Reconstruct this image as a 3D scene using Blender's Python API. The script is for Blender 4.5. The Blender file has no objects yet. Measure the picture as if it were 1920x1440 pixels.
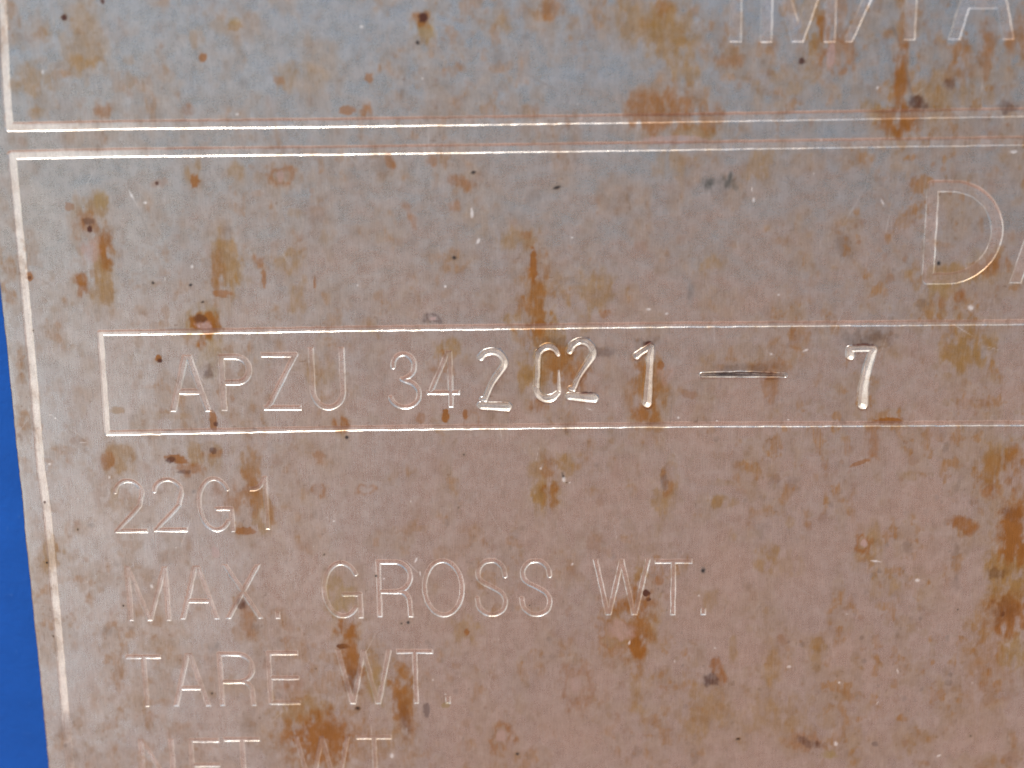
import bpy, math, random
import numpy as np
from mathutils import Matrix, Vector

S = bpy.context.scene
COL = S.collection
U = 1e-3 / 22.0            # one working unit is 1/22 mm on the plate
R_ = math.radians

# ------------------------------------------------------------------ camera
F, PITCH, YAW, ROLL, DIST = 1900.0, R_(9.914), R_(-0.619), R_(-0.778), 1900.0
cp, sp, cy, sy = math.cos(PITCH), math.sin(PITCH), math.cos(YAW), math.sin(YAW)
fwd = Vector((sy * cp, cy * cp, -sp))
rt0 = Vector((cy, -sy, 0.0)); up0 = rt0.cross(fwd)
rt = rt0 * math.cos(ROLL) + up0 * math.sin(ROLL)
up = up0 * math.cos(ROLL) - rt0 * math.sin(ROLL)
eye = Vector((0.0, -DIST * U, 0.0))
cd = bpy.data.cameras.new('camera'); cam = bpy.data.objects.new('camera', cd); COL.objects.link(cam)
m = Matrix.Identity(4)
for i in range(3):
    m[i][0], m[i][1], m[i][2], m[i][3] = rt[i], up[i], -fwd[i], eye[i]
cam.matrix_world = m
cd.sensor_width = 36.0; cd.lens = 36.0 * F / 1920.0
cd.clip_start = 0.002; cd.clip_end = 400.0
cd.dof.use_dof = True; cd.dof.aperture_fstop = 11.0; cd.dof.focus_distance = DIST * U * 1.03
S.camera = cam

def at(px, py):
    """a point measured in the photograph -> its place (x, z) on the flat face of the plate, in working units"""
    d = rt * (px - 960.0) - up * (py - 720.0) + fwd * F
    k = DIST / d.y
    return np.array((d.x * k, d.z * k))

# ------------------------------------------------------------------ light
SUN_EL, SUN_AZ = R_(65), R_(222)          # azimuth from +Y towards +X: the sun stands in front of the plate, to the left
w = bpy.data.worlds.new("World"); S.world = w; w.use_nodes = True
nt = w.node_tree; nt.nodes.clear()
sky = nt.nodes.new('ShaderNodeTexSky'); sky.sky_type = 'NISHITA'; sky.sun_disc = False
sky.sun_elevation = SUN_EL; sky.sun_rotation = SUN_AZ; sky.dust_density = 3.0; sky.ozone_density = 0.7
bg = nt.nodes.new('ShaderNodeBackground'); bg.inputs['Strength'].default_value = 0.15
ow = nt.nodes.new('ShaderNodeOutputWorld')
nt.links.new(sky.outputs[0], bg.inputs[0]); nt.links.new(bg.outputs[0], ow.inputs[0])
sd = bpy.data.lights.new('sun', 'SUN'); sun = bpy.data.objects.new('sun', sd); COL.objects.link(sun)
sd.energy = 4.0; sd.angle = R_(0.5); sd.color = (1.0, 0.95, 0.87)
sdir = Vector((math.sin(SUN_AZ) * math.cos(SUN_EL), math.cos(SUN_AZ) * math.cos(SUN_EL), math.sin(SUN_EL)))
sun.rotation_euler = sdir.to_track_quat('Z', 'Y').to_euler()
S.view_settings.view_transform = 'Standard'; S.view_settings.look = 'None'
S.view_settings.gamma = 1.0; S.view_settings.use_curve_mapping = False
S.view_settings.exposure = -0.2

# ------------------------------------------------------------------ noise on arrays
_rng = np.random.default_rng(11)
_tab = _rng.random((256, 256)).astype(np.float32)
def vnoise(x, y, seed=0):
    x = np.asarray(x, np.float32) + 37.3 * seed; y = np.asarray(y, np.float32) + 91.7 * seed
    xi = np.floor(x).astype(np.int64); yi = np.floor(y).astype(np.int64)
    fx = x - xi; fy = y - yi
    fx = fx * fx * (3 - 2 * fx); fy = fy * fy * (3 - 2 * fy)
    a = _tab[xi & 255, yi & 255]; b = _tab[(xi + 1) & 255, yi & 255]
    c = _tab[xi & 255, (yi + 1) & 255]; d = _tab[(xi + 1) & 255, (yi + 1) & 255]
    return (a * (1 - fx) + b * fx) * (1 - fy) + (c * (1 - fx) + d * fx) * fy
def fbm(x, y, seed=0, octv=4):
    s, a, t = 0.0, 0.5, 0.0
    for k in range(octv):
        s = s + a * vnoise(x * 2 ** k, y * 2 ** k, seed + k); t += a; a *= 0.55
    return s / t
def sstep(e0, e1, v):
    t = np.clip((v - e0) / (e1 - e0), 0, 1)
    return t * t * (3 - 2 * t)

# ------------------------------------------------------------------ materials
def mat(name):
    mm = bpy.data.materials.new(name); mm.use_nodes = True
    return mm, mm.node_tree, mm.node_tree.nodes['Principled BSDF']
def N(t, kind, **kw):
    n = t.nodes.new(kind)
    for k, v in kw.items(): setattr(n, k, v)
    return n
def noise(t, vec, scale, detail=2.0, rough=0.55):
    n = N(t, 'ShaderNodeTexNoise'); n.inputs['Scale'].default_value = scale
    n.inputs['Detail'].default_value = detail; n.inputs['Roughness'].default_value = rough
    t.links.new(vec, n.inputs['Vector']); return n.outputs['Fac']
def mapping(t, vec, sc):
    n = N(t, 'ShaderNodeMapping'); n.inputs['Scale'].default_value = sc
    t.links.new(vec, n.inputs['Vector']); return n.outputs[0]
def mrange(t, v, a, b, c, d):
    n = N(t, 'ShaderNodeMapRange')
    for k, q in zip(('From Min', 'From Max', 'To Min', 'To Max'), (a, b, c, d)): n.inputs[k].default_value = q
    t.links.new(v, n.inputs['Value']); return n.outputs[0]
def math_(t, op, a, b):
    n = N(t, 'ShaderNodeMath', operation=op)
    for i, q in enumerate((a, b)):
        if isinstance(q, (int, float)): n.inputs[i].default_value = q
        else: t.links.new(q, n.inputs[i])
    return n.outputs[0]
def mixc(t, fac, a, b, blend='MIX'):
    n = N(t, 'ShaderNodeMix', data_type='RGBA', blend_type=blend)
    for sock, q in ((n.inputs[0], fac), (n.inputs[6], a), (n.inputs[7], b)):
        if isinstance(q, (int, float)): sock.default_value = q
        elif isinstance(q, tuple): sock.default_value = q + (1.0,)
        else: t.links.new(q, sock)
    return n.outputs[2]

def plate_material():
    mm, t, b = mat('weathered steel')
    tc = N(t, 'ShaderNodeTexCoord').outputs['Object']
    grain = noise(t, tc, 1 / (2.6 * U), 3.0, 0.6)
    streak = noise(t, mapping(t, tc, (1 / (2.2 * U), 1.0, 1 / (30 * U))), 1.0, 2.0)
    blot = noise(t, tc, 1 / (26 * U), 4.0, 0.6)
    wide = noise(t, tc, 1 / (170 * U), 3.0, 0.5)
    st = N(t, 'ShaderNodeAttribute', attribute_name='stain_shade')
    ba = N(t, 'ShaderNodeAttribute', attribute_name='bare').outputs['Fac']
    val = math_(t, 'ADD', mrange(t, grain, .3, .7, -.11, .11), mrange(t, streak, .3, .7, -.09, .09))
    val = math_(t, 'ADD', val, mrange(t, blot, .3, .7, -.09, .09))
    val = math_(t, 'ADD', val, 1.0)
    metal = mixc(t, mrange(t, wide, .35, .65, 0, 1), (.56, .525, .49), (.53, .52, .505))
    sk = N(t, 'ShaderNodeAttribute', attribute_name='struck_sheen').outputs['Fac']
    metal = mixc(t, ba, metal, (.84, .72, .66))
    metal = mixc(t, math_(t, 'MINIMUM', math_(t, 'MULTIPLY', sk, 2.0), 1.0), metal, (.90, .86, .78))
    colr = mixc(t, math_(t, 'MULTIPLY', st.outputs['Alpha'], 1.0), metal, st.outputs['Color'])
    vc = N(t, 'ShaderNodeCombineColor')
    for i in range(3): t.links.new(val, vc.inputs[i])
    colr = mixc(t, 1.0, colr, vc.outputs[0], 'MULTIPLY')
    t.links.new(colr, b.inputs['Base Color'])
    t.links.new(math_(t, 'SUBTRACT', mrange(t, st.outputs['Alpha'], 0, 1, .97, .58), math_(t, 'MULTIPLY', sk, .62)), b.inputs['Metallic'])
    ro = math_(t, 'ADD', mrange(t, blot, .3, .7, .21, .35), mrange(t, grain, .3, .7, -.05, .05))
    ro = math_(t, 'ADD', ro, math_(t, 'MULTIPLY', st.outputs['Alpha'], .22))
    ro = math_(t, 'ADD', ro, math_(t, 'MULTIPLY', sk, .14))
    t.links.new(ro, b.inputs['Roughness'])
    bp = N(t, 'ShaderNodeBump'); bp.inputs['Strength'].default_value = 0.35; bp.inputs['Distance'].default_value = 0.8 * U
    hh = math_(t, 'ADD', math_(t, 'MULTIPLY', grain, 1.0), math_(t, 'MULTIPLY', streak, .6))
    hh = math_(t, 'ADD', hh, math_(t, 'MULTIPLY', blot, 1.2))
    hh = math_(t, 'ADD', hh, math_(t, 'MULTIPLY', wide, 20.0))
    t.links.new(hh, bp.inputs['Height']); t.links.new(bp.outputs[0], b.inputs['Normal'])
    return mm
M_PLATE = plate_material()

def paint_material():
    mm, t, b = mat('blue enamel paint')
    tc = N(t, 'ShaderNodeTexCoord').outputs['Object']
    a = noise(t, tc, 1 / (14 * U), 4.0, 0.6); c = noise(t, tc, 1 / (160 * U), 3.0)
    colr = mixc(t, mrange(t, c, .35, .65, 0, 1), (.003, .088, .42), (.005, .104, .49))
    colr = mixc(t, mrange(t, a, .66, .80, 0, .35), colr, (.10, .24, .58))
    t.links.new(colr, b.inputs['Base Color']); b.inputs['Roughness'].default_value = .5; b.inputs['Specular IOR Level'].default_value = .25
    bp = N(t, 'ShaderNodeBump'); bp.inputs['Strength'].default_value = .3; bp.inputs['Distance'].default_value = 4 * U
    t.links.new(a, bp.inputs['Height']); t.links.new(bp.outputs[0], b.inputs['Normal'])
    return mm
M_BLUE = paint_material()

def ground_material():
    mm, t, b = mat('dry reddish earth')
    tc = N(t, 'ShaderNodeTexCoord').outputs['Object']
    a = noise(t, tc, .6, 5.0); c = noise(t, tc, 30.0, 4.0)
    colr = mixc(t, mrange(t, a, .35, .65, 0, 1), (.38, .240, .195), (.44, .290, .235))
    colr = mixc(t, mrange(t, c, .4, .7, 0, .5), colr, (.32, .175, .12))
    t.links.new(colr, b.inputs['Base Color']); b.inputs['Roughness'].default_value = .95
    return mm

# ------------------------------------------------------------------ setting
def mesh_obj(name, verts, faces, material, parent=None, smooth=False):
    me = bpy.data.meshes.new(name); me.from_pydata([tuple(v) for v in verts], [], faces); me.update()
    o = bpy.data.objects.new(name, me); COL.objects.link(o); me.materials.append(material)
    if parent: o.parent = parent
    return o
g = mesh_obj('ground', [(-80, -120, -1.3), (80, -120, -1.3), (80, 3, -1.3), (-80, 3, -1.3)], [(0, 1, 2, 3)], ground_material())
g['kind'] = 'structure'
def pad_material():
    mm, t, b = mat('pale bounce pad')
    tc = N(t, 'ShaderNodeTexCoord').outputs['Object']
    a = noise(t, tc, .8, 5.0)
    t.links.new(mixc(t, mrange(t, a, .35, .65, 0, 1), (.62, .62, .62), (.72, .72, .72)), b.inputs['Base Color']); b.inputs['Roughness'].default_value = .9
    return mm
pv = mesh_obj('bounce_pad', [(-.70, -1.75, -1.296), (-80, -1.75, -1.296), (-80, -118, -1.296), (-46, -118, -1.296)], [(0, 1, 2, 3)], pad_material())  # pale sheet added out of view, shaped to brighten the left reflections
pv['kind'] = 'structure'
pv = mesh_obj('bounce_pad', [(1.0, -.25, -1.296), (1.5, -1.15, -1.296), (79, -60, -1.296), (79, -.25, -1.296)], [(0, 1, 2, 3)], pv.data.materials[0])  # second unseen pale sheet, added so the groove sides reflect something bright
pv['kind'] = 'structure'

import bmesh
def slab(name, x0, x1, y0, y1, z0, z1, bev, material):
    bm = bmesh.new(); bmesh.ops.create_cube(bm, size=1.0)
    for v in bm.verts:
        v.co = ((x0 + x1) / 2 + v.co.x * (x1 - x0), (y0 + y1) / 2 + v.co.y * (y1 - y0), (z0 + z1) / 2 + v.co.z * (z1 - z0))
    bmesh.ops.bevel(bm, geom=bm.edges[:], offset=bev, segments=3, affect='EDGES')
    me = bpy.data.meshes.new(name); bm.to_mesh(me); bm.free(); me.materials.append(material)
    o = bpy.data.objects.new(name, me); COL.objects.link(o); return o
THICK = 62 * U
door = slab('container_door', -.55, .62, THICK + 18 * U, THICK + .045, -1.24, 1.1, .006, M_BLUE)
door['label'] = 'blue painted steel container door behind the rusty metal plate'
door['category'] = 'container door'; door['kind'] = 'thing'

# ------------------------------------------------------------------ lettering: centre lines of strokes
def arc(cx, cy_, rx, ry, a0, a1, n=18):
    t = np.radians(np.linspace(a0, a1, n))
    return np.stack([cx + rx * np.cos(t), cy_ + ry * np.sin(t)], 1)
def crom(p, n=8):
    p = np.array(p, float); q = np.vstack([2 * p[0] - p[1], p, 2 * p[-1] - p[-2]]); out = []
    for i in range(1, len(q) - 2):
        for t in np.linspace(0, 1, n, endpoint=False):
            a, b, c, d = q[i - 1], q[i], q[i + 1], q[i + 2]
            out.append(.5 * (2 * b + (c - a) * t + (2 * a - 5 * b + 4 * c - d) * t * t + (3 * b - a - 3 * c + d) * t ** 3))
    out.append(p[-1]); return np.array(out)
def glyph(ch, W, H, wd):
    r = wd / 2; L, R, B, T = r, W - r, r, H - r; A = np.array
    if ch == 'I': return [A([(W / 2, -wd), (W / 2, H + wd)])]
    if ch == '.': return [A([(W / 2, -wd), (W / 2, H + wd)])]
    if ch == '/': return [A([(r * .6 - .12 * W, -.12 * H), (W - r * .6 + .12 * W, 1.12 * H)])]
    if ch == 'A':
        f = r * 1.12; mx = W / 2; k = .12
        yb = .30 * H + r; xb = f + (mx - f) * yb / (H - r)
        return [A([(f - k * (mx - f), -k * H), (mx - r * .25, H + r * .2)]), A([(W - f + k * (mx - f), -k * H), (mx + r * .25, H + r * .2)]), A([(xb, yb), (W - xb, yb)])]
    if ch == 'P' or ch == 'R':
        mid = (.44 if ch == 'P' else .40) * H + r; b = (T - mid) / 2
        o = [A([(L, -wd), (L, T)]), np.vstack([A([(L, T), (R - b, T)]), arc(R - b, (T + mid) / 2, b, b, 90, -90), A([(L, mid)])])]
        if ch == 'R': o.append(np.vstack([arc(R - .28 * W, mid - .2 * H, .24 * W, .2 * H, 90, 10), A([(R - r * .1, -wd)])]))
        return o
    if ch == 'D':
        b = (T - B) / 2
        return [A([(L, B), (L, T)]), np.vstack([A([(L, T), (R - b * 1.05, T)]), arc(R - b * 1.05, (T + B) / 2, b * 1.05, b, 90, -90, 30), A([(L, B)])])]
    if ch == 'Z': return [A([(L - r, T), (R, T)]), A([(R - r * .2, T), (L + r * .3, B)]), A([(L - r, B), (W + r, B)])]
    if ch == 'U':
        b = W / 2 - r
        return [np.vstack([A([(L, H + wd)]), arc(W / 2, B + b * 1.15, b, b * 1.15, 180, 360, 24), A([(R, H + wd)])])]
    if ch == '3':
        return [np.vstack([arc(W * .48, .75 * H, W * .40 - r, .25 * H - r, 185, -60, 22), A([(W * .48, .525 * H)])]),
                np.vstack([A([(W * .42, .525 * H)]), arc(W * .48, .27 * H, W * .52 - r, .27 * H - r * .9, 80, -165, 26)])]
    if ch == '4':
        return [A([(W * .66, T + r * .3), (L + r * .3, .29 * H)]), A([(0, .27 * H), (W, .27 * H)]), A([(W * .72, -wd), (W * .72, H * .97)])]
    if ch == '2':
        return [np.vstack([arc(W * .5, .73 * H, W * .48 - r, .27 * H - r, 175, -28, 20), crom([(W * .80, .50 * H), (W * .50, .31 * H), (W * .22, .15 * H), (L, B)])]), A([(L - r, B), (W + r, B)])]
    if ch == '1': return [A([(W - r, -wd), (W - r, H)]), crom([(-r, .76 * H), (W * .35, .77 * H), (W * .68, .86 * H), (W - r, H - r * .5)])]
    if ch == 'G':
        return [arc(W / 2, H / 2, W / 2 - r, H / 2 - r, 36, 318, 36), A([(W * .54, .42 * H), (R, .42 * H)]), A([(R, .42 * H), (R + r * .1, -wd)])]
    if ch == 'O': return [arc(W / 2, H / 2, W / 2 - r, H / 2 - r, 0, 360, 44)]
    if ch == 'S':
        p = [(.90, .70), (.84, .84), (.66, .935), (.5, .95), (.30, .925), (.14, .82), (.12, .70), (.22, .60), (.5, .515), (.78, .42), (.90, .29), (.84, .14), (.66, .065), (.5, .05), (.32, .07), (.13, .17), (.08, .32)]
        f = lambda v, a, b: a + (v - .05) / .9 * (b - a)
        return [crom([(f(x, L * .9, R + r * .1), f(y, B, T)) for x, y in p], 5)]
    if ch == 'M': return [A([(L, -wd), (L, H + wd)]), A([(R, -wd), (R, H + wd)]), A([(L, H), (W / 2, r * .2)]), A([(W / 2, r * .2), (R, H)])] + [A([(W / 2 - .2, r), (W / 2, -wd)])]
    if ch == 'N': return [A([(L, -wd), (L, H + wd)]), A([(R, -wd), (R, H + wd)]), A([(L, H), (R, 0)])]
    if ch == 'X': return [A([(r * .9 - .1 * W, -.1 * H), (W * 1.1 - r * .9, 1.1 * H)]), A([(W * 1.1 - r * .9, -.1 * H), (r * .9 - .1 * W, 1.1 * H)])]
    if ch == 'W':
        a, b = .27 * W, .73 * W
        return [A([(r * .8 - .04 * W, 1.15 * H), (a, -.02 * H)]), A([(a, -.02 * H), (W / 2, H * .97)]), A([(W / 2, H * .97), (b, -.02 * H)]), A([(b, -.02 * H), (W * 1.04 - r * .8, 1.15 * H)])]
    if ch == 'T': return [A([(-wd, T), (W + wd, T)]), A([(W / 2, -wd), (W / 2, T)])]
    if ch == 'E': return [A([(L, B), (L, T)]), A([(L, T), (W + wd, T)]), A([(L, H * .5), (W * .94 + wd * 0, H * .5)]), A([(L, B), (W + wd, B)])]
    raise ValueError(ch)

FEATS = []   # each: dict(name, line, strokes [(pts, radii)], clip, depth, wall, round_, bare, lip)
def etched(ch, x0, x1, yt, yb, wd, line, name, depth=1.65, wall=2.6, lean=0.0):
    a, b = at(x0, yb), at(x1, yb)
    t = at((x0 + x1) / 2, yt)
    W, H = b[0] - a[0], t[1] - (a[1] + b[1]) / 2
    sk = (b[1] - a[1]) / W
    st = []
    for p in glyph(ch, W, H, wd):
        q = np.array(p, float); st.append((np.stack([a[0] + q[:, 0] + lean * q[:, 1], a[1] + q[:, 1] + sk * q[:, 0]], 1), wd / 2))
    FEATS.append(dict(name=name, line=line, strokes=st, clip=(a[0] - 1, b[0] + 1, a[1], t[1], sk, a[0]), depth=depth, wall=wall, rnd=False, bare=.35, jit=.45))
def stamped(strokes, line, name, depth=9.0, bare=1.0, lip=1.6):
    st = []
    for pts, r in strokes:
        P = [at(*p) for p in pts]; P = crom(P, 6) if len(P) > 2 else np.array(P)
        rr = np.interp(np.linspace(0, 1, len(P)), np.linspace(0, 1, len(np.atleast_1d(r))), np.atleast_1d(r))
        st.append((P, rr * 1.12))
    FEATS.append(dict(name=name, line=line, strokes=st, clip=None, depth=depth, wall=0, rnd=True, bare=bare, jit=.5, lip=lip))
def band(lines, name, depth=2.1, wall=2.2, bare=.18):
    st = []
    for pts, wd in lines: st.append((np.array([at(*p) for p in pts]), wd / 2))
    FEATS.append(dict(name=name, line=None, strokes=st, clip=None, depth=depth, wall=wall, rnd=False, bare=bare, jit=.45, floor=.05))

# border lines of the two panels and the box round the number
X2 = 2450
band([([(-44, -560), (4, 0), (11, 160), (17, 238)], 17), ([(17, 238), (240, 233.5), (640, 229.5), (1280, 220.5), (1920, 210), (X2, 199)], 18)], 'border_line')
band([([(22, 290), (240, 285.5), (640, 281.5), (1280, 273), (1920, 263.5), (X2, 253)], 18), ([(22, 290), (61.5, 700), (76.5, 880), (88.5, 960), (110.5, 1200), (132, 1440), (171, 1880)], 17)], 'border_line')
band([([(188, 624), (300, 622.5), (640, 616.5), (1280, 608.5), (1920, 604), (X2, 599)], 12), ([(188, 624), (201, 812)], 13), ([(201, 812), (640, 803), (1280, 796), (1920, 793.5), (X2, 789)], 12)], 'number_box', bare=.35)

ln = 'title_lettering'
etched('I', 1367, 1390, -116, 80, 23, ln, 'engraved_letter')
etched('M', 1424, 1567, -116, 80, 23, ln, 'engraved_letter')
etched('/', 1585, 1672, -116, 80, 17, ln, 'engraved_slash')
etched('T', 1640, 1770, -119, 76, 22, ln, 'engraved_letter')
etched('A', 1776, 1904, -120, 75, 22, ln, 'engraved_letter')
ln = 'date_lettering'
etched('D', 1727, 1875, 336, 534, 24, ln, 'engraved_letter')
etched('A', 1890, 2035, 335, 532, 24, ln, 'engraved_letter')
ln = 'container_number'
etched('A', 317, 398, 664, 773, 13.5, ln, 'engraved_letter')
etched('P', 414, 478, 662, 771, 13.5, ln, 'engraved_letter')
etched('Z', 495, 565, 659, 770, 12, ln, 'engraved_letter')
etched('U', 582, 651, 650, 770, 12.5, ln, 'engraved_letter')
etched('3', 729, 792, 658, 768, 11, ln, 'engraved_digit', depth=2.1)
etched('4', 801, 863, 656, 765, 11, ln, 'engraved_digit', depth=2.0)
C = lambda ox, oy: (lambda p: [(ox + x / 6, oy + y / 6) for x, y in p])
c = C(820, 600)
stamped([(c([(490, 425), (530, 380), (600, 355), (680, 370), (735, 425), (757, 490), (730, 550), (650, 660), (595, 760), (550, 870), (535, 900)]), [4.6, 5.2, 5.0, 5.2, 4.4, 3.4, 3.2]), (c([(505, 890), (545, 905)]), 2.6), (c([(497, 965), (790, 978)]), [5.8, 6.6])], ln, 'stamped_digit', 4.7)
stamped([(c([(1137, 370), (1128, 560), (1120, 755)]), [4.8, 4.0, 3.6]), (c([(1145, 365), (1195, 315), (1265, 300), (1325, 330), (1362, 390)]), [4.4, 5.0, 4.6, 3.2]), (c([(1107, 765), (1140, 840), (1210, 885), (1290, 878), (1360, 825)]), [4.4, 5.4, 5.6, 4.4]), (c([(1366, 570), (1372, 800)]), [1.6, 3.0])], ln, 'stamped_digit', 4.5)
stamped([(c([(1490, 350), (1510, 300), (1560, 255), (1620, 238), (1690, 262), (1738, 320), (1752, 390), (1700, 475), (1620, 590), (1565, 700), (1530, 780)]), [5.2, 5.0, 5.0, 5.2, 4.8, 3.6, 3.2]), (c([(1495, 770), (1535, 785)]), 2.8), (c([(1485, 860), (1765, 884)]), [5.6, 6.6])], ln, 'stamped_digit', 4.7)
c = C(1140, 600)
stamped([(c([(320, 405), (380, 358), (450, 318), (482, 300)]), [4.8, 4.4, 5.0]), (c([(480, 330), (463, 600), (440, 930)]), [5.4, 5.6, 7.6])], ln, 'stamped_digit', 4.7)
stamped([([(1316, 703.5), (1394, 702.5), (1471, 704)], [3.0, 4.4, 3.2])], ln, 'stamped_dash', 6.0, .3)
c = C(1500, 600)
stamped([(c([(566, 405), (564, 335)]), [6.0, 5.0]), (c([(560, 330), (690, 322), (830, 322)]), [4.6, 5.0, 4.6]), (c([(828, 335), (775, 480), (742, 620), (715, 760), (705, 945)]), [5.4, 5.6, 6.4, 7.0, 8.6])], ln, 'stamped_digit', 4.7)
ln = 'size_type_code'
etched('2', 216, 278, 896, 1000, 10.5, ln, 'engraved_digit')
etched('2', 289, 352, 894, 998, 10.5, ln, 'engraved_digit')
etched('G', 372, 442, 892, 998, 10.5, ln, 'engraved_letter')
etched('1', 472, 507, 892, 994, 11, ln, 'engraved_digit', depth=2.0)
ln = 'gross_weight_lettering'
for ch, x0, x1, yt, yb in (('M', 241, 322, 1061, 1165), ('A', 337, 413, 1060, 1162), ('X', 423, 494, 1057, 1161), ('.', 515, 527, 1146, 1161), ('G', 605, 682, 1050, 1160), ('R', 707, 777, 1048, 1158),
                           ('O', 792, 873, 1046, 1158), ('S', 889, 956, 1046, 1157), ('S', 972, 1039, 1046, 1157), ('W', 1112, 1218, 1047, 1154), ('T', 1227, 1296, 1047, 1154), ('.', 1312, 1325, 1139, 1154)):
    etched(ch, x0, x1, yt, yb, 11.5, ln, 'engraved_full_stop' if ch == '.' else 'engraved_letter')
ln = 'tare_weight_lettering'
for ch, x0, x1, yt, yb in (('T', 244, 309, 1226, 1326), ('A', 324, 397, 1224, 1325), ('R', 412, 483, 1221, 1324), ('E', 503, 564, 1219, 1322), ('W', 634, 737, 1217, 1321), ('T', 747, 814, 1216, 1320), ('.', 833, 847, 1305, 1320)):
    etched(ch, x0, x1, yt, yb, 11.5, ln, 'engraved_full_stop' if ch == '.' else 'engraved_letter')
ln = 'net_weight_lettering'
for ch, x0, x1, yt, yb in (('N', 266, 333, 1385, 1486), ('E', 359, 417, 1383, 1485), ('T', 426, 493, 1381, 1483), ('W', 556, 660, 1379, 1481), ('T', 672, 738, 1377, 1480)):
    etched(ch, x0, x1, yt, yb, 11.5, ln, 'engraved_letter')

def dist_strokes(f, x, z, reach):
    """signed distance to the union of the strokes (negative inside), only where nearer than reach; also the local radius"""
    best = np.full(x.shape, 1e6, np.float32); rad = np.ones(x.shape, np.float32); side = np.zeros(x.shape, np.float32); down = np.zeros(x.shape, np.float32)
    for pts, r in f['strokes']:
        rr = np.broadcast_to(np.asarray(r, float), (len(pts),))
        for (a, b, ra, rb) in zip(pts[:-1], pts[1:], rr[:-1], rr[1:]):
            mrg = max(ra, rb) + reach
            k = np.nonzero((x > min(a[0], b[0]) - mrg) & (x < max(a[0], b[0]) + mrg) & (z > min(a[1], b[1]) - mrg) & (z < max(a[1], b[1]) + mrg))[0]
            if not len(k): continue
            d = b - a; L2 = max(d @ d, 1e-9)
            px, pz = x[k] - a[0], z[k] - a[1]
            t = np.clip((px * d[0] + pz * d[1]) / L2, 0, 1)
            ox, oz = px - t * d[0], pz - t * d[1]
            dd = np.hypot(ox, oz)
            q = ra + (rb - ra) * t; sdv = dd - q
            u = sdv < best[k]
            best[k[u]] = sdv[u]; rad[k[u]] = q[u]; side[k[u]] = oz[u] - .45 * ox[u]; down[k[u]] = -oz[u] / np.maximum(dd[u], .3)
    if f['clip'] is not None:
        x0, x1, z0, z1, sk, ax = f['clip']
        zz = z - sk * (x - ax)
        best = np.maximum(best, np.maximum(np.maximum(z0 - zz, zz - z1), np.maximum(x0 - x, x - x1)))
    return best, rad, side, down

# ------------------------------------------------------------------ the plate as a sheet with real relief
edge = -3 + np.mean([at(16, 700)[0], at(34, 880)[0], at(43, 960)[0], at(91, 1440)[0]])
corners = [at(px, py) for px, py in ((0, 0), (1920, 0), (0, 1440), (1920, 1440))]
XA, XB = edge, max(q[0] for q in corners) + 430
ZA, ZB = min(q[1] for q in corners) - 350, max(q[1] for q in corners) + 330
ST, SUB = 2.25, 4
nx, nz = int((XB - XA) / ST), int((ZB - ZA) / ST)
cx = XA + (np.arange(nx) + .5) * ST; cz = ZA + (np.arange(nz) + .5) * ST
CX, CZ = [q.ravel().astype(np.float32) for q in np.meshgrid(cx, cz)]
need = np.zeros(nx * nz, bool)
for f in FEATS:
    P = np.vstack([p for p, _ in f['strokes']]); lo, hi = P.min(0) - 22, P.max(0) + 22
    k = np.nonzero((CX > lo[0]) & (CX < hi[0]) & (CZ > lo[1]) & (CZ < hi[1]))[0]
    s_, r_, o_, dn = dist_strokes(f, CX[k], CZ[k], 12)
    need[k[s_ < 7.5]] = True
ci, cj = np.arange(nx * nz) % nx, np.arange(nx * nz) // nx
NI = nx * SUB + 1
def quads(i, j, s):
    a = j * NI + i
    return np.stack([a, a + s, a + s * NI + s, a + s * NI], 1)
coarse = quads(ci[~need] * SUB, cj[~need] * SUB, SUB)
fi, fj = ci[need] * SUB, cj[need] * SUB
fine = np.concatenate([quads(fi + a, fj + b, 1) for a in range(SUB) for b in range(SUB)])
fcx = XA + (fine[:, 0] % NI + .5) * ST / SUB; fcz = ZA + (fine[:, 0] // NI + .5) * ST / SUB
fv = np.unique(fine); vx = (XA + (fv % NI) * ST / SUB).astype(np.float32); vz = (ZA + (fv // NI) * ST / SUB).astype(np.float32)
height = np.zeros(len(fv), np.float32); bare = np.zeros(len(fv), np.float32); struck_sheen = np.zeros(len(fv), np.float32)
owner = np.full(len(fine), -1, np.int32)
near = np.full(len(fine), 2.0, np.float32)
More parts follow.
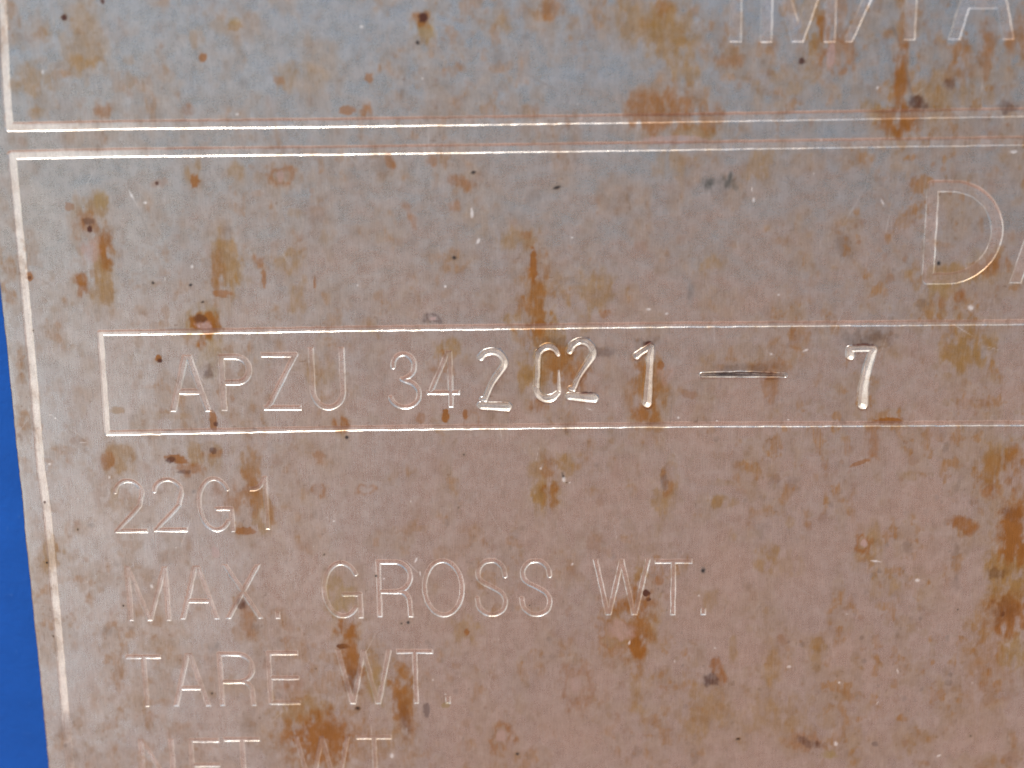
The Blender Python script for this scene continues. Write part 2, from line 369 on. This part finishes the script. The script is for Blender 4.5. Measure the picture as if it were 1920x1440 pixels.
for n, f in enumerate(FEATS):
    P = np.vstack([p for p, _ in f['strokes']]); lo, hi = P.min(0) - 24, P.max(0) + 24
    k = np.nonzero((vx > lo[0]) & (vx < hi[0]) & (vz > lo[1]) & (vz < hi[1]))[0]
    x, z = vx[k], vz[k]
    s_, r_, o_, dn = dist_strokes(f, x, z, 12)
    s_ = s_ + f['jit'] * 2.2 * (vnoise(x / 15, z / 12, 3) - .5) + f['jit'] * .5 * (vnoise(x / 5, z / 3.2, 5) - .5)
    if f['rnd']:
        q = np.clip(1 + s_ / np.maximum(r_, 1), 0, 1)
        dm = .85 + .3 * vnoise(x / 17, z / 17, 8)
        h = -f['depth'] * np.clip(r_ / 5.0, .3, 1.4) * (1 - q ** 1.5) * np.clip(1 + .75 * o_ / np.maximum(r_, 1), .1, 2) * dm * (s_ < 0)   # the punch was held at a tilt: deeper on its upper side
        h = h + f['lip'] * np.exp(-((s_ - .8) / 1.1) ** 2) * (s_ > -1.5) * (s_ < 5)
        bb = f['bare'] * sstep(1.0, -1.2, s_) * (.7 + .3 * vnoise(x / 5, z / 5, 14))
        struck_sheen[k] = np.maximum(struck_sheen[k], bb)
    else:
        lo_ = .66 + .55 * vnoise(x / 45, z / 45, 9)
        wl = f['wall'] * (1 + .25 * sstep(.7, .2, dn) + 1.1 * sstep(-.2, -.8, dn))
        h = -f['depth'] * lo_ * sstep(0, wl, -s_)
        wallq = sstep(.3, -.5, s_) * sstep(-f['wall'] - .6, -f['wall'] + .6, s_)
        bb = np.maximum(f['bare'] * sstep(0, f['wall'], -s_), .22 * wallq * (.15 + .45 * vnoise(x / 9, z / 9, 15) + .4 * vnoise(x / 60, z / 60, 16)))
        struck_sheen[k] = np.maximum(struck_sheen[k], .26 * wallq)
        if 'floor' in f: struck_sheen[k] = np.maximum(struck_sheen[k], (f['floor'] + .7 * sstep(XA + 380, XA + 90, x) * sstep(at(115, 1352)[1], at(115, 1322)[1], z) * (.6 + .5 * vnoise(x / 30, z / 30, 18))) * sstep(0, wl, -s_))  # border floors near the left edge whitened to stand in for a bright reflection
    u = h < height[k]; height[k] = np.where(u, h, np.where((height[k] == 0), h, height[k])); bare[k] = np.maximum(bare[k], bb)
    k = np.nonzero((fcx > lo[0]) & (fcx < hi[0]) & (fcz > lo[1]) & (fcz < hi[1]))[0]
    s_, r_, o_, dn = dist_strokes(f, fcx[k].astype(np.float32), fcz[k].astype(np.float32), 12)
    u = s_ < near[k]; owner[k[u]] = n; near[k[u]] = s_[u]

# ------------------------------------------------------------------ rust, stains and painted shading, each with its own place and shape
OCH, RUS, DRK, GRY, BLK, WHT, PNK, YEL, BRN = (.35, .205, .06), (.33, .135, .026), (.09, .03, .02), (.16, .16, .155), (.012, .013, .018), (.9, .9, .87), (.55, .40, .37), (.36, .25, .075), (.15, .09, .055)
STAINS_AND_SHADING = []
def st(colr, rows, ring=0.0, soft=.28):
    for r in rows:
        x, y, rx, ry, a = r[:5]; rot = r[5] if len(r) > 5 else 0.0
        STAINS_AND_SHADING.append((colr, x, y, rx, ry, a, rot, ring, soft))
st(OCH, [(150, 60, 55, 72, .35), (165, 118, 30, 14, .5), (60, 152, 36, 28, .4), (372, 75, 18, 16, .35), (242, 110, 12, 10, .3), (240, 152, 10, 14, .3), (410, 50, 22, 14, .3), (440, 48, 14, 9, .45), (530, 140, 28, 26, .3),
         (600, 110, 50, 40, .22), (570, 150, 42, 30, .25), (65, 212, 20, 12, .4), (795, 55, 18, 24, .4), (950, 45, 20, 14, .35), (920, 40, 35, 25, .2), (1200, 35, 60, 45, .4), (1255, 60, 40, 60, .45), (1292, 115, 28, 40, .4),
         (1300, 252, 42, 16, .5), (1525, 40, 26, 60, .5), (1480, 150, 50, 22, .35), (1420, 175, 15, 36, .3), (1640, 207, 30, 20, .6), (1760, 170, 50, 40, .4), (1850, 140, 60, 60, .25), (360, 325, 14, 35, .5), (440, 320, 15, 18, .4),
         (555, 402, 18, 11, .4), (185, 385, 22, 24, .5), (150, 390, 22, 22, .35), (190, 490, 18, 30, .5), (195, 545, 20, 32, .55), (425, 495, 28, 55, .6), (460, 522, 30, 12, .45), (545, 490, 28, 22, .45), (560, 562, 18, 30, .4),
         (615, 460, 16, 36, .35), (890, 420, 25, 32, .25), (970, 445, 35, 25, .45), (1003, 545, 30, 38, .6), (1000, 600, 54, 24, .65), (1120, 545, 45, 40, .5), (1330, 495, 25, 18, .4), (1255, 310, 42, 25, .35), (1425, 310, 28, 32, .45),
         (1350, 565, 50, 30, .3), (1790, 510, 72, 20, .55), (1760, 542, 40, 18, .45), (1740, 582, 40, 20, .35), (1815, 658, 46, 38, .75), (1850, 615, 60, 30, .3), (320, 778, 40, 12, .35), (220, 770, 14, 8, .4), (385, 852, 42, 26, .5), (600, 690, 30, 32, .35),
         (840, 650, 26, 26, .6), (1030, 662, 50, 60, .6), (985, 705, 15, 42, .5), (1220, 722, 36, 62, .55), (1320, 720, 26, 60, .3), (230, 860, 36, 26, .4), (215, 925, 10, 42, .4), (490, 960, 26, 62, .5), (470, 872, 20, 50, .4),
         (1020, 925, 30, 26, .65), (1010, 905, 22, 60, .45), (1060, 870, 25, 20, .5), (1245, 920, 25, 52, .5), (1350, 905, 40, 10, .5), (1345, 940, 18, 14, .6), (1380, 940, 12, 10, .5), (1440, 880, 40, 25, .25), (1710, 893, 24, 11, .4),
         (1480, 980, 15, 12, .4), (1640, 1010, 16, 40, .4), (1660, 1100, 34, 32, .42), (1440, 1045, 30, 30, .5), (1480, 1060, 42, 25, .35), (1870, 870, 32, 52, .65), (1890, 1080, 46, 62, .7), (640, 1110, 46, 52, .35), (560, 1330, 62, 34, .5),
         (700, 1262, 18, 52, .5), (760, 1300, 26, 62, .5), (870, 1180, 32, 32, .5), (1200, 1070, 15, 32, .6), (1180, 1180, 62, 42, .45), (1190, 1290, 20, 54, .4), (1330, 1120, 36, 26, .4), (1375, 1220, 12, 32, .5), (1445, 1245, 20, 54, .4),
         (1535, 1210, 16, 14, .5), (1530, 1242, 14, 32, .35), (1310, 1335, 42, 62, .4), (1450, 1340, 90, 44, .4), (300, 1210, 50, 20, .2), (95, 1040, 30, 40, .4), (460, 1290, 60, 20, .25), (1830, 1220, 34, 80, .35), (1650, 1400, 120, 40, .25), (1840, 1340, 60, 60, .25)])
st(YEL, [(440, 40, 12, 8, .3), (190, 375, 14, 20, .4), (395, 660, 26, 50, .3), (636, 1116, 34, 42, .4), (1900, 1220, 34, 42, .55), (1550, 1415, 20, 10, .6), (835, 1322, 10, 8, .5), (1760, 540, 20, 16, .3), (382, 605, 34, 30, .35), (795, 50, 22, 28, .35), (1850, 480, 40, 16, .3), (710, 1290, 20, 40, .3)])
st(RUS, [(380, 108, 8, 9, .6), (520, 150, 12, 10, .35), (195, 208, 18, 14, .45), (355, 205, 11, 15, .5), (650, 207, 17, 9, .5), (688, 207, 13, 14, .6), (691, 146, 9, 10, .5), (790, 34, 20, 14, .65), (1035, 18, 22, 22, .5), (1240, 14, 18, 18, .35), (1225, 205, 52, 36, .45),
         (1370, 112, 34, 14, .4), (1335, 222, 24, 26, .45), (1545, 55, 16, 30, .6), (1690, 160, 11, 70, .6), (1690, 225, 44, 28, .65), (1695, 245, 18, 18, .6), (1850, 90, 18, 52, .5), (1905, 70, 18, 42, .5), (1800, 120, 30, 40, .3), (365, 340, 9, 13, .6), (165, 430, 22, 32, .5),
         (200, 465, 13, 36, .7), (152, 525, 15, 16, .75), (155, 545, 12, 18, .55), (130, 387, 9, 10, .4), (55, 518, 8, 10, .6), (410, 515, 14, 40, .35), (415, 550, 22, 8, .5), (485, 490, 13, 16, .5), (495, 520, 5, 20, .5), (590, 530, 3, 16, .5), (300, 345, 18, 10, .3),
         (730, 302, 10, 20, .5, .5), (770, 402, 10, 28, .45, .5), (810, 300, 14, 12, .45), (870, 345, 28, 12, .5, -.3), (855, 388, 14, 12, .5), (1000, 497, 8, 36, .7), (1000, 612, 46, 10, .6), (985, 440, 14, 10, .4), (1135, 590, 15, 10, .6), (1200, 460, 18, 15, .3),
         (1850, 505, 42, 14, .45), (1870, 490, 24, 18, .5), (1800, 555, 12, 12, .55), (1760, 570, 16, 14, .4), (1500, 640, 22, 28, .3), (382, 607, 22, 19, .85), (405, 606, 16, 15, .5), (380, 640, 11, 17, .85), (298, 672, 7, 8, .85), (400, 790, 8, 24, .6),
         (830, 690, 28, 30, .4), (835, 780, 9, 13, .8), (872, 777, 6, 10, .6), (790, 785, 10, 12, .5), (1060, 690, 40, 46, .5), (1100, 720, 30, 32, .35), (1010, 760, 20, 18, .5), (1210, 770, 28, 26, .45), (1240, 685, 8, 9, .6), (1200, 690, 16, 14, .35),
         (1440, 730, 18, 40, .45), (1440, 690, 42, 18, .3), (1290, 740, 18, 10, .4), (1664, 790, 25, 8, .85), (1636, 830, 18, 42, .5), (1612, 868, 22, 5, .55, .35), (200, 865, 20, 16, .5), (330, 860, 25, 9, .6, -.2), (352, 880, 30, 12, .5), (400, 850, 28, 10, .45),
         (430, 930, 30, 36, .35), (472, 930, 22, 46, .35), (600, 860, 20, 18, .4), (640, 795, 18, 14, .6), (460, 995, 22, 9, .55), (508, 960, 10, 30, .3), (465, 1165, 15, 40, .4), (1250, 900, 14, 30, .45), (1030, 880, 20, 20, .4), (1806, 985, 32, 16, .65, -.4),
         (1855, 922, 20, 12, .5), (1900, 1010, 30, 62, .85), (1895, 1160, 36, 42, .6), (650, 1178, 20, 20, .75), (662, 1240, 22, 52, .55), (600, 1390, 60, 52, .6), (745, 1310, 16, 50, .4), (875, 1185, 6, 9, .6), (1150, 1132, 30, 20, .4), (1200, 1130, 38, 36, .4),
         (1195, 1212, 14, 32, .65), (1235, 1090, 10, 12, .45), (1345, 1250, 12, 42, .6, .42), (1510, 1390, 46, 20, .4), (1030, 930, 16, 30, .4), (1150, 880, 12, 40, .2), (548, 1290, 26, 40, .35), (1900, 880, 22, 50, .4)])
st(RUS, [(382, 606, 26, 23, .9), (382, 606, 22, 19, .8), (525, 330, 26, 18, .55), (595, 920, 18, 17, .55), (685, 918, 22, 12, .55), (1620, 1020, 19, 23, .75), (1570, 105, 38, 38, .5), (1080, 1290, 38, 52, .45), (1165, 1190, 60, 48, .45), (940, 1385, 24, 42, .6), (1030, 918, 18, 12, .5), (555, 1130, 30, 20, .15), (885, 785, 22, 18, .4), (1195, 1215, 16, 16, .6)], ring=.55, soft=.35)
st(DRK, [(120, 33, 6, 6, .85), (192, 3, 5, 5, .7), (793, 33, 9, 9, .95), (1503, 115, 7, 7, .7), (1718, 193, 24, 12, .7, -.35), (1785, 160, 14, 14, .5), (1890, 202, 20, 11, .5), (294, 343, 4, 4, .7), (168, 430, 5, 6, .9), (165, 415, 12, 8, .4), (300, 676, 6, 5, .7), (390, 695, 12, 14, .5),
         (375, 598, 14, 9, .5), (320, 862, 10, 7, .6), (400, 845, 9, 7, .5), (345, 885, 14, 5, .4), (453, 1132, 11, 11, .6), (1212, 1112, 8, 7, .8), (1216, 1124, 6, 4, .7), (643, 1212, 14, 6, .85), (660, 1275, 16, 32, .5), (760, 1350, 11, 40, .55), (800, 1332, 8, 18, .45), (1334, 1275, 16, 12, .65),
         (1515, 1392, 28, 10, .55, -.3), (1895, 962, 18, 14, .6), (1880, 1150, 26, 28, .5), (1880, 1152, 5, 6, .9), (1870, 1075, 20, 12, .4), (1640, 1395, 8, 6, .4), (405, 795, 6, 5, .6), (1130, 660, 26, 10, .45), (1215, 645, 12, 6, .5), (670, 1328, 6, 5, .6), (1385, 1385, 4, 3, .8), (55, 520, 4, 4, .5), (1245, 905, 8, 18, .3), (83, 942, 3, 3, .8)])
st(DRK, [(811, 596, 17, 12, .75)], ring=.6, soft=.4)
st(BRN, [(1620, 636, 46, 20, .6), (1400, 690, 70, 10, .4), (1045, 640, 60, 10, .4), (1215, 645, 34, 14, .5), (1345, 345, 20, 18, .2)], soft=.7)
st(GRY, [(425, 122, 9, 9, .35), (455, 155, 9, 10, .4), (986, 70, 8, 7, .5), (937, 108, 12, 18, .45), (755, 170, 8, 14, .3), (1005, 372, 20, 18, .35), (968, 402, 15, 14, .35), (1295, 548, 8, 24, .45), (400, 1215, 20, 13, .4), (1360, 85, 30, 60, .18), (755, 140, 22, 90, .15), (478, 806, 7, 5, .6), (318, 808, 14, 4, .5), (170, 985, 8, 7, .3), (363, 922, 5, 5, .5), (1670, 120, 5, 80, .3, .22), (1705, 170, 4, 30, .4, .25), (1740, 570, 3, 3, .6), (200, 1185, 20, 10, .25), (1400, 240, 60, 14, .12)])
st((.06, .07, .06), [(1352, 340, 28, 18, .75), (1370, 328, 6, 8, .6)], soft=.6)
st(RUS, [(1900, 1000, 34, 80, .6), (1882, 1150, 44, 48, .4), (1868, 890, 36, 52, .3), (1860, 1250, 60, 90, .25), (1692, 130, 14, 100, .55), (655, 1235, 26, 80, .45), (1196, 1180, 24, 120, .5), (762, 1310, 26, 95, .5), (1002, 570, 34, 95, .55), (600, 1380, 90, 60, .5), (475, 880, 22, 90, .25), (1240, 205, 70, 50, .4), (1560, 60, 34, 90, .4), (1210, 730, 40, 90, .4)], soft=.7)
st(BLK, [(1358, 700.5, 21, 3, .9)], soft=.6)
st(DRK, [(1394, 699.5, 78, 2.6, .8), (1617, 647.5, 26, 4, .75), (1215, 643, 8, 5, .8), (1012, 656, 7, 7, .8), (935, 756, 20, 3, .6, .05), (1100, 737, 20, 3, .7, -.05), (1090, 634, 18, 3, .5), (925, 654, 18, 3, .4)], soft=.6)  # dark lines painted as shade along the upper edges of the punched marks
st(PNK, [(382, 612, 13, 11, .6), (525, 330, 7, 12, .4), (1620, 1018, 7, 9, .6), (1080, 1285, 10, 18, .4), (1166, 1182, 30, 18, .5), (812, 597, 7, 4, .6), (1250, 700, 18, 20, .3), (940, 1383, 10, 14, .5), (165, 470, 20, 26, .4), (1558, 105, 9, 22, .5), (1265, 262, 60, 8, .4), (404, 1035, 9, 13, .4)])
for x, y, a, b in ((852, 483, 6, 6), (650, 820, 5, 5), (870, 852, 3, 3), (705, 1080, 3, 3), (765, 1167, 5, 5), (753, 1169, 3, 3), (970, 1413, 5, 5), (1318, 1070, 7, 9), (1760, 493, 6, 7), (888, 323, 8, 4), (1043, 352, 11, 4), (146, 993, 3, 3), (608, 1040, 3, 3), (358, 534, 6, 4),
                   (1383, 1386, 5, 3), (1820, 1380, 4, 3), (783, 80, 5, 6), (88, 1055, 3, 3), (670, 1328, 5, 4), (287, 530, 4, 4), (1056, 893, 4, 10), (1796, 1143, 3, 3), (231, 1136, 3, 3), (993, 1135, 2, 2), (380, 566, 5, 3), (398, 1300, 4, 4), (592, 1254, 2, 3), (1063, 905, 3, 2), (860, 952, 2, 2), (62, 620, 2, 2), (100, 1193, 2, 3)):
    STAINS_AND_SHADING.append((OCH, x, y, a * 2.2, b * 2.4, .25, .3, 0, 1.0))
    STAINS_AND_SHADING.append((BLK, x, y, a * .8, b * .8, .8, .3, 0, .8))
for x, y, a, b, rot in ((678, 50, 6, 4, 0), (246, 365, 4, 12, .45), (272, 380, 5, 4, 0), (445, 214, 5, 4, 0), (360, 500, 4, 5, 0), (310, 523, 2, 5, 0), (835, 537, 4, 4, 0), (670, 535, 3, 3, 0), (897, 452, 5, 9, -.6), (885, 400, 5, 16, 0), (1216, 580, 7, 4, 0), (1250, 588, 6, 4, .4), (1460, 553, 4, 3, 0), (1820, 577, 9, 7, -.4),
                        (1645, 165, 3, 5, 0), (1073, 445, 4, 3, 0), (1057, 899, 6, 8, .3), (1068, 905, 4, 3, 0), (1014, 878, 3, 4, 0), (770, 940, 3, 3, 0), (613, 970, 3, 3, 0), (626, 977, 4, 3, 0), (1340, 1215, 3, 3, 0), (1588, 1151, 3, 3, 0), (1573, 1280, 4, 4, 0), (1641, 1052, 17, 3, -.15), (1683, 1258, 2, 10, .4), (1344, 789, 3, 2, 0),
                        (1478, 787, 4, 2, 0), (1310, 1117, 4, 4, 0), (284, 1099, 5, 7, .5), (163, 1091, 2, 2, 0), (93, 870, 4, 4, 0), (95, 778, 6, 2, 0), (104, 784, 5, 2, .6), (156, 829, 12, 2, 0), (1073, 1058, 5, 3, .8), (780, 1050, 3, 12, -.5), (788, 1075, 3, 8, 0), (735, 1417, 6, 8, 0), (860, 737, 3, 4, 0), (1105, 767, 9, 2, -.4), (1510, 657, 9, 4, .4),
                        (1446, 664, 4, 3, 0), (1272, 783, 5, 5, 0), (1526, 325, 2, 3, 0), (1413, 375, 4, 7, 0), (1410, 355, 2, 6, 0), (1655, 380, 3, 12, .5), (1480, 1250, 8, 5, 0), (1567, 1395, 6, 8, .5), (1760, 1417, 8, 3, .5), (1823, 1280, 3, 2, 0), (1645, 1318, 2, 8, -.6), (205, 895, 3, 5, 0), (835, 1302, 3, 3, 0), (1265, 1240, 3, 4, 0), (1180, 1205, 3, 7, -.2),
                        (720, 1085, 3, 3, 0), (935, 1200, 2, 2, 0), (812, 1275, 3, 3, 0), (1720, 1088, 9, 5, 0), (1900, 285, 12, 5, 0), (330, 1027, 4, 3, 0), (588, 1025, 2, 2, 0), (655, 540, 2, 2, 0), (1083, 195, 3, 3, 0), (792, 147, 3, 3, 0), (80, 135, 4, 6, 0), (1540, 262, 3, 3, 0)):
    STAINS_AND_SHADING.append((WHT, x, y, a * .72, b * .72, .62, rot, 0, .6))  # bare flecks and dents, their glint painted in as white

for x0, y0, x1, y1, cc, a, wd in ((960, 125, 1068, 182, GRY, .45, 1.6), (1068, 182, 1060, 200, GRY, .35, 1.6), (240, 355, 262, 395, WHT, .4, 1.3), (258, 390, 282, 445, GRY, .35, 1.6), (60, 515, 112, 545, GRY, .3, 1.4), (93, 776, 125, 800, WHT, .35, 1.3), (125, 800, 172, 830, WHT, .25, 1.3),
                                  (1872, 300, 1892, 350, GRY, .3, 1.5), (1892, 350, 1893, 400, GRY, .3, 1.5), (1668, 400, 1660, 440, WHT, .4, 1.3), (1678, 370, 1668, 400, GRY, .4, 1.6), (760, 1050, 790, 1080, WHT, .35, 1.4), (1665, 20, 1695, 110, GRY, .5, 2.2), (1695, 110, 1715, 195, GRY, .5, 2.0), (300, 618, 352, 616, GRY, .5, 2.5)):
    p, q = at(x0, y0), at(x1, y1); d = q - p
    STAINS_AND_SHADING.append((cc, (x0 + x1) / 2, (y0 + y1) / 2, max(np.hypot(*d) / 2, 2), wd, a, math.atan2(d[1], d[0]), 0, .8))
_r = random.Random(5)
for _ in range(70):      # fine handling scratches
    L_ = _r.uniform(8, 46); ang = math.pi / 2 + _r.gauss(0, .5)
    STAINS_AND_SHADING.append((_r.choice((WHT, WHT, GRY)), _r.uniform(40, 1910), _r.uniform(10, 1430), L_, _r.uniform(.7, 1.1), _r.uniform(.12, .34), ang, 0, .9))
def paint(x, z):
    """stain colour and cover at plate points"""
    n = len(x); A = np.zeros(n, np.float32); Cc = np.zeros((n, 3), np.float32); flat = np.zeros(n, np.float32)
    def over(k, colr, a):
        al = A[k]; na = a + al * (1 - a); sN = np.maximum(na, 1e-6)
        Cc[k] = (np.asarray(colr, np.float32)[None, :] * a[:, None] + Cc[k] * (al * (1 - a))[:, None]) / sN[:, None]; A[k] = na
    allk = np.arange(n)
    drip = fbm(x / 13, z / 27, 21, 3); spot = fbm(x / 13, z / 15, 31, 4); big = fbm(x / 150, z / 190, 41, 3); mid = fbm(x / 45, z / 60, 51, 4); tiny = vnoise(x / 4.5, z / 4.5, 61); str_ = vnoise(x / 2.6, z / 22, 71)
    warpx = fbm(x / 15, z / 17, 131, 3); warpz = fbm(x / 13, z / 24, 141, 3)
    net = fbm(x / 7, z / 8.5, 111, 3); sp2 = fbm(x / 19, z / 24, 121, 4)
    rgt = sstep(-500, 900, x) * .45 + .60          # the right half has weathered more
    over(allk, (.37, .25, .14), np.clip(.50 * sstep(.45, .68, mid) * (.35 + 1.0 * spot) * rgt, 0, 1))
    def freckles(cell, seed, stretch=1.25):
        """soft spots of many sizes: cover by the nearest spot, and a random number for it"""
        gx, gz = x / cell, z / (cell * stretch); ix, iz = np.floor(gx).astype(np.int64), np.floor(gz).astype(np.int64)
        out = np.zeros(n, np.float32); pick = np.zeros(n, np.float32)
        for a_ in (-1, 0, 1):
            for b_ in (-1, 0, 1):
                jx, jz = ix + a_, iz + b_
                h = lambda q: _tab[(jx * 7 + q * 31 + seed * 17) & 255, (jz * 13 + q * 57 + seed * 5) & 255]
                rad = .12 + .5 * h(3) ** 2.2
                d_ = np.hypot(gx + .35 * (warpx - .5) - jx - h(1), gz + .35 * (warpz - .5) - jz - h(2)) / rad + .5 * (tiny - .5) + .5 * (net - .5)
                c_ = sstep(1.15, .45, d_) * h(4) ** 1.3
                u_ = c_ > out; out[u_] = c_[u_]; pick[u_] = h(5)[u_]
        return out, pick
    for cell, seed, k_ in ((38, 1, .55), (21, 2, .55), (12, 3, .5)):
        f_, p_ = freckles(cell, seed)
        dens = k_ * sstep(.30, .62, mid * .6 + big * .4) * rgt
        for lo__, hi__, cc in ((0, .45, (.36, .235, .12)), (.45, .75, (.33, .21, .115)), (.75, .90, (.31, .14, .05)), (.90, 1.01, (.19, .115, .07))):
            over(allk, cc, np.clip(f_ * dens * ((p_ >= lo__) & (p_ < hi__)), 0, 1).astype(np.float32))
    over(allk, (.36, .18, .05), np.clip(.70 * sstep(.54, .72, sp2) * sstep(.40, .62, big * .5 + mid * .5) * (.45 + .8 * str_) * rgt, 0, 1))
    over(allk, (.17, .08, .03), .4 * sstep(.91, .98, vnoise(x / 6, z / 9, 95)) * sstep(.4, .6, mid))
    HALO = []
    for colr, px, py, rx, ry, a, rot, ring, soft in STAINS_AND_SHADING:
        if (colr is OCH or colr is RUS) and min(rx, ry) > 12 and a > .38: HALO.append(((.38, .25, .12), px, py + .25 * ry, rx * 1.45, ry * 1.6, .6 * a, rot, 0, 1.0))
    for i, (colr, px, py, rx, ry, a, rot, ring, soft) in enumerate(HALO + STAINS_AND_SHADING):
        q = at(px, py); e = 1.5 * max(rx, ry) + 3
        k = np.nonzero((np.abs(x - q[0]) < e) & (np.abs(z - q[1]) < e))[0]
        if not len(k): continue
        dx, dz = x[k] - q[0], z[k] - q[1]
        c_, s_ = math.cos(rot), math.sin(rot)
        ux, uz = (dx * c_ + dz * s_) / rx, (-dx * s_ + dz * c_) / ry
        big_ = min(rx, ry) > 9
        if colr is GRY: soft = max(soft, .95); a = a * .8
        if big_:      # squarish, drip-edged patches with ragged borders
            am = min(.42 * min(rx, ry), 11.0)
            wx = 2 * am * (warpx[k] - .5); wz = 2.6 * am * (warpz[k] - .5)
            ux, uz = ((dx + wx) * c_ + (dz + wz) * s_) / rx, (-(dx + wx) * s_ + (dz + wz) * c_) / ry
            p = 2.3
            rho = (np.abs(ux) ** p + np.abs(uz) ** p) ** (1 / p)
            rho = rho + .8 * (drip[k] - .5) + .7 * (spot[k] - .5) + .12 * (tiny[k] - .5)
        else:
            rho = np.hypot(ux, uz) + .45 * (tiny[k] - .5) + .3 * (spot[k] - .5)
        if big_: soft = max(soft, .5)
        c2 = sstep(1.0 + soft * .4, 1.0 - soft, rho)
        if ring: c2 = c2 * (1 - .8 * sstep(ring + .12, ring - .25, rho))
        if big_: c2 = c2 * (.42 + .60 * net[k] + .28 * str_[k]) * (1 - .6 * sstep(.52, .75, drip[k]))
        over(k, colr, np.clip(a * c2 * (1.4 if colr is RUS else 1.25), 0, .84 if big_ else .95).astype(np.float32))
    return np.concatenate([Cc, A[:, None]], 1)

# ------------------------------------------------------------------ meshes
def sheet_obj(name, faces, parent, closed=False):
    v, inv = np.unique(faces, return_inverse=True); inv = inv.reshape(-1)
    x = (XA + (v % NI) * ST / SUB).astype(np.float32); z = (ZA + (v // NI) * ST / SUB).astype(np.float32)
    h = np.zeros(len(v), np.float32); br = np.zeros(len(v), np.float32); sk = np.zeros(len(v), np.float32)
    p = np.searchsorted(fv, v); p = np.clip(p, 0, len(fv) - 1); hit = fv[p] == v
    h[hit] = height[p[hit]]; br[hit] = bare[p[hit]]; sk[hit] = struck_sheen[p[hit]]
    ed = x - XA
    h = h - 3.0 * np.exp(-ed / 2.6); x = x + (3.0 * vnoise(z / 60, z * 0, 201) + 1.2 * vnoise(z / 9, z * 0, 202)) * np.exp(-ed / 14)
    co = np.stack([x * U, -h * U, z * U], 1)
    fc = inv.reshape(-1, 4)
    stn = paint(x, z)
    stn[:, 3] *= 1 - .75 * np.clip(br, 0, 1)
    nv = len(v)
    if closed:      # rim and back, so that the sheet is a real plate with thickness
        lft = np.nonzero(v % NI == 0)[0]; lft = lft[np.argsort(v[lft])]
        m_ = len(lft); rim = co[lft].copy(); rim[:, 1] = THICK
        cn = np.searchsorted(v, [nx * SUB, nz * SUB * NI + nx * SUB])
        rb = co[cn].copy(); rb[:, 1] = THICK
        co = np.concatenate([co, rim, rb]); R0, R1 = nv + m_, nv + m_ + 1
        extra = [(lft[i], lft[i + 1], nv + i + 1, nv + i) for i in range(m_ - 1)]
        extra += [(lft[0], nv, R0, cn[0]), (cn[0], R0, R1, cn[1]), (cn[1], R1, nv + m_ - 1, lft[-1]), (nv, nv + m_ - 1, R1, R0)]
        fc = np.concatenate([fc, np.array(extra)]); add = m_ + 2
        stn = np.concatenate([stn, np.tile(np.array([[.16, .12, .09, .75]], np.float32), (add, 1))]); br = np.concatenate([br, np.zeros(add, np.float32)]); sk = np.concatenate([sk, np.zeros(add, np.float32)])
    me = bpy.data.meshes.new(name); me.vertices.add(len(co)); me.vertices.foreach_set('co', co.astype(np.float32).ravel())
    me.loops.add(fc.size); me.loops.foreach_set('vertex_index', fc.astype(np.int32).ravel())
    me.polygons.add(len(fc)); me.polygons.foreach_set('loop_start', np.arange(0, fc.size, 4, dtype=np.int32))
    sm = np.ones(len(fc), bool)
    if closed: sm[-len(extra):] = False
    me.update(calc_edges=True)
    me.polygons.foreach_set('use_smooth', sm)
    at_ = me.attributes.new('stain_shade', 'FLOAT_COLOR', 'POINT'); at_.data.foreach_set('color', stn.astype(np.float32).ravel())
    at_ = me.attributes.new('bare', 'FLOAT', 'POINT'); at_.data.foreach_set('value', br.astype(np.float32))
    at_ = me.attributes.new('struck_sheen', 'FLOAT', 'POINT'); at_.data.foreach_set('value', sk.astype(np.float32))
    me.materials.append(M_PLATE)
    o = bpy.data.objects.new(name, me); COL.objects.link(o); o.parent = parent
    return o
XB_, ZB_ = XA + nx * ST, ZA + nz * ST

plate = bpy.data.objects.new('data_plate', None); COL.objects.link(plate)
plate['label'] = 'rust-stained metal data plate with etched lettering and a stamped number'
plate['category'] = 'data plate'
sheet_obj('plate_sheet', np.concatenate([coarse, fine[owner < 0]]), plate, closed=True)
LINES = {}
for n, f in enumerate(FEATS):
    par = plate
    if f['line']:
        if f['line'] not in LINES:
            e = bpy.data.objects.new(f['line'], None); COL.objects.link(e); e.parent = plate; LINES[f['line']] = e
        par = LINES[f['line']]
    fc = fine[owner == n]
    if len(fc): sheet_obj(f['name'], fc, par)
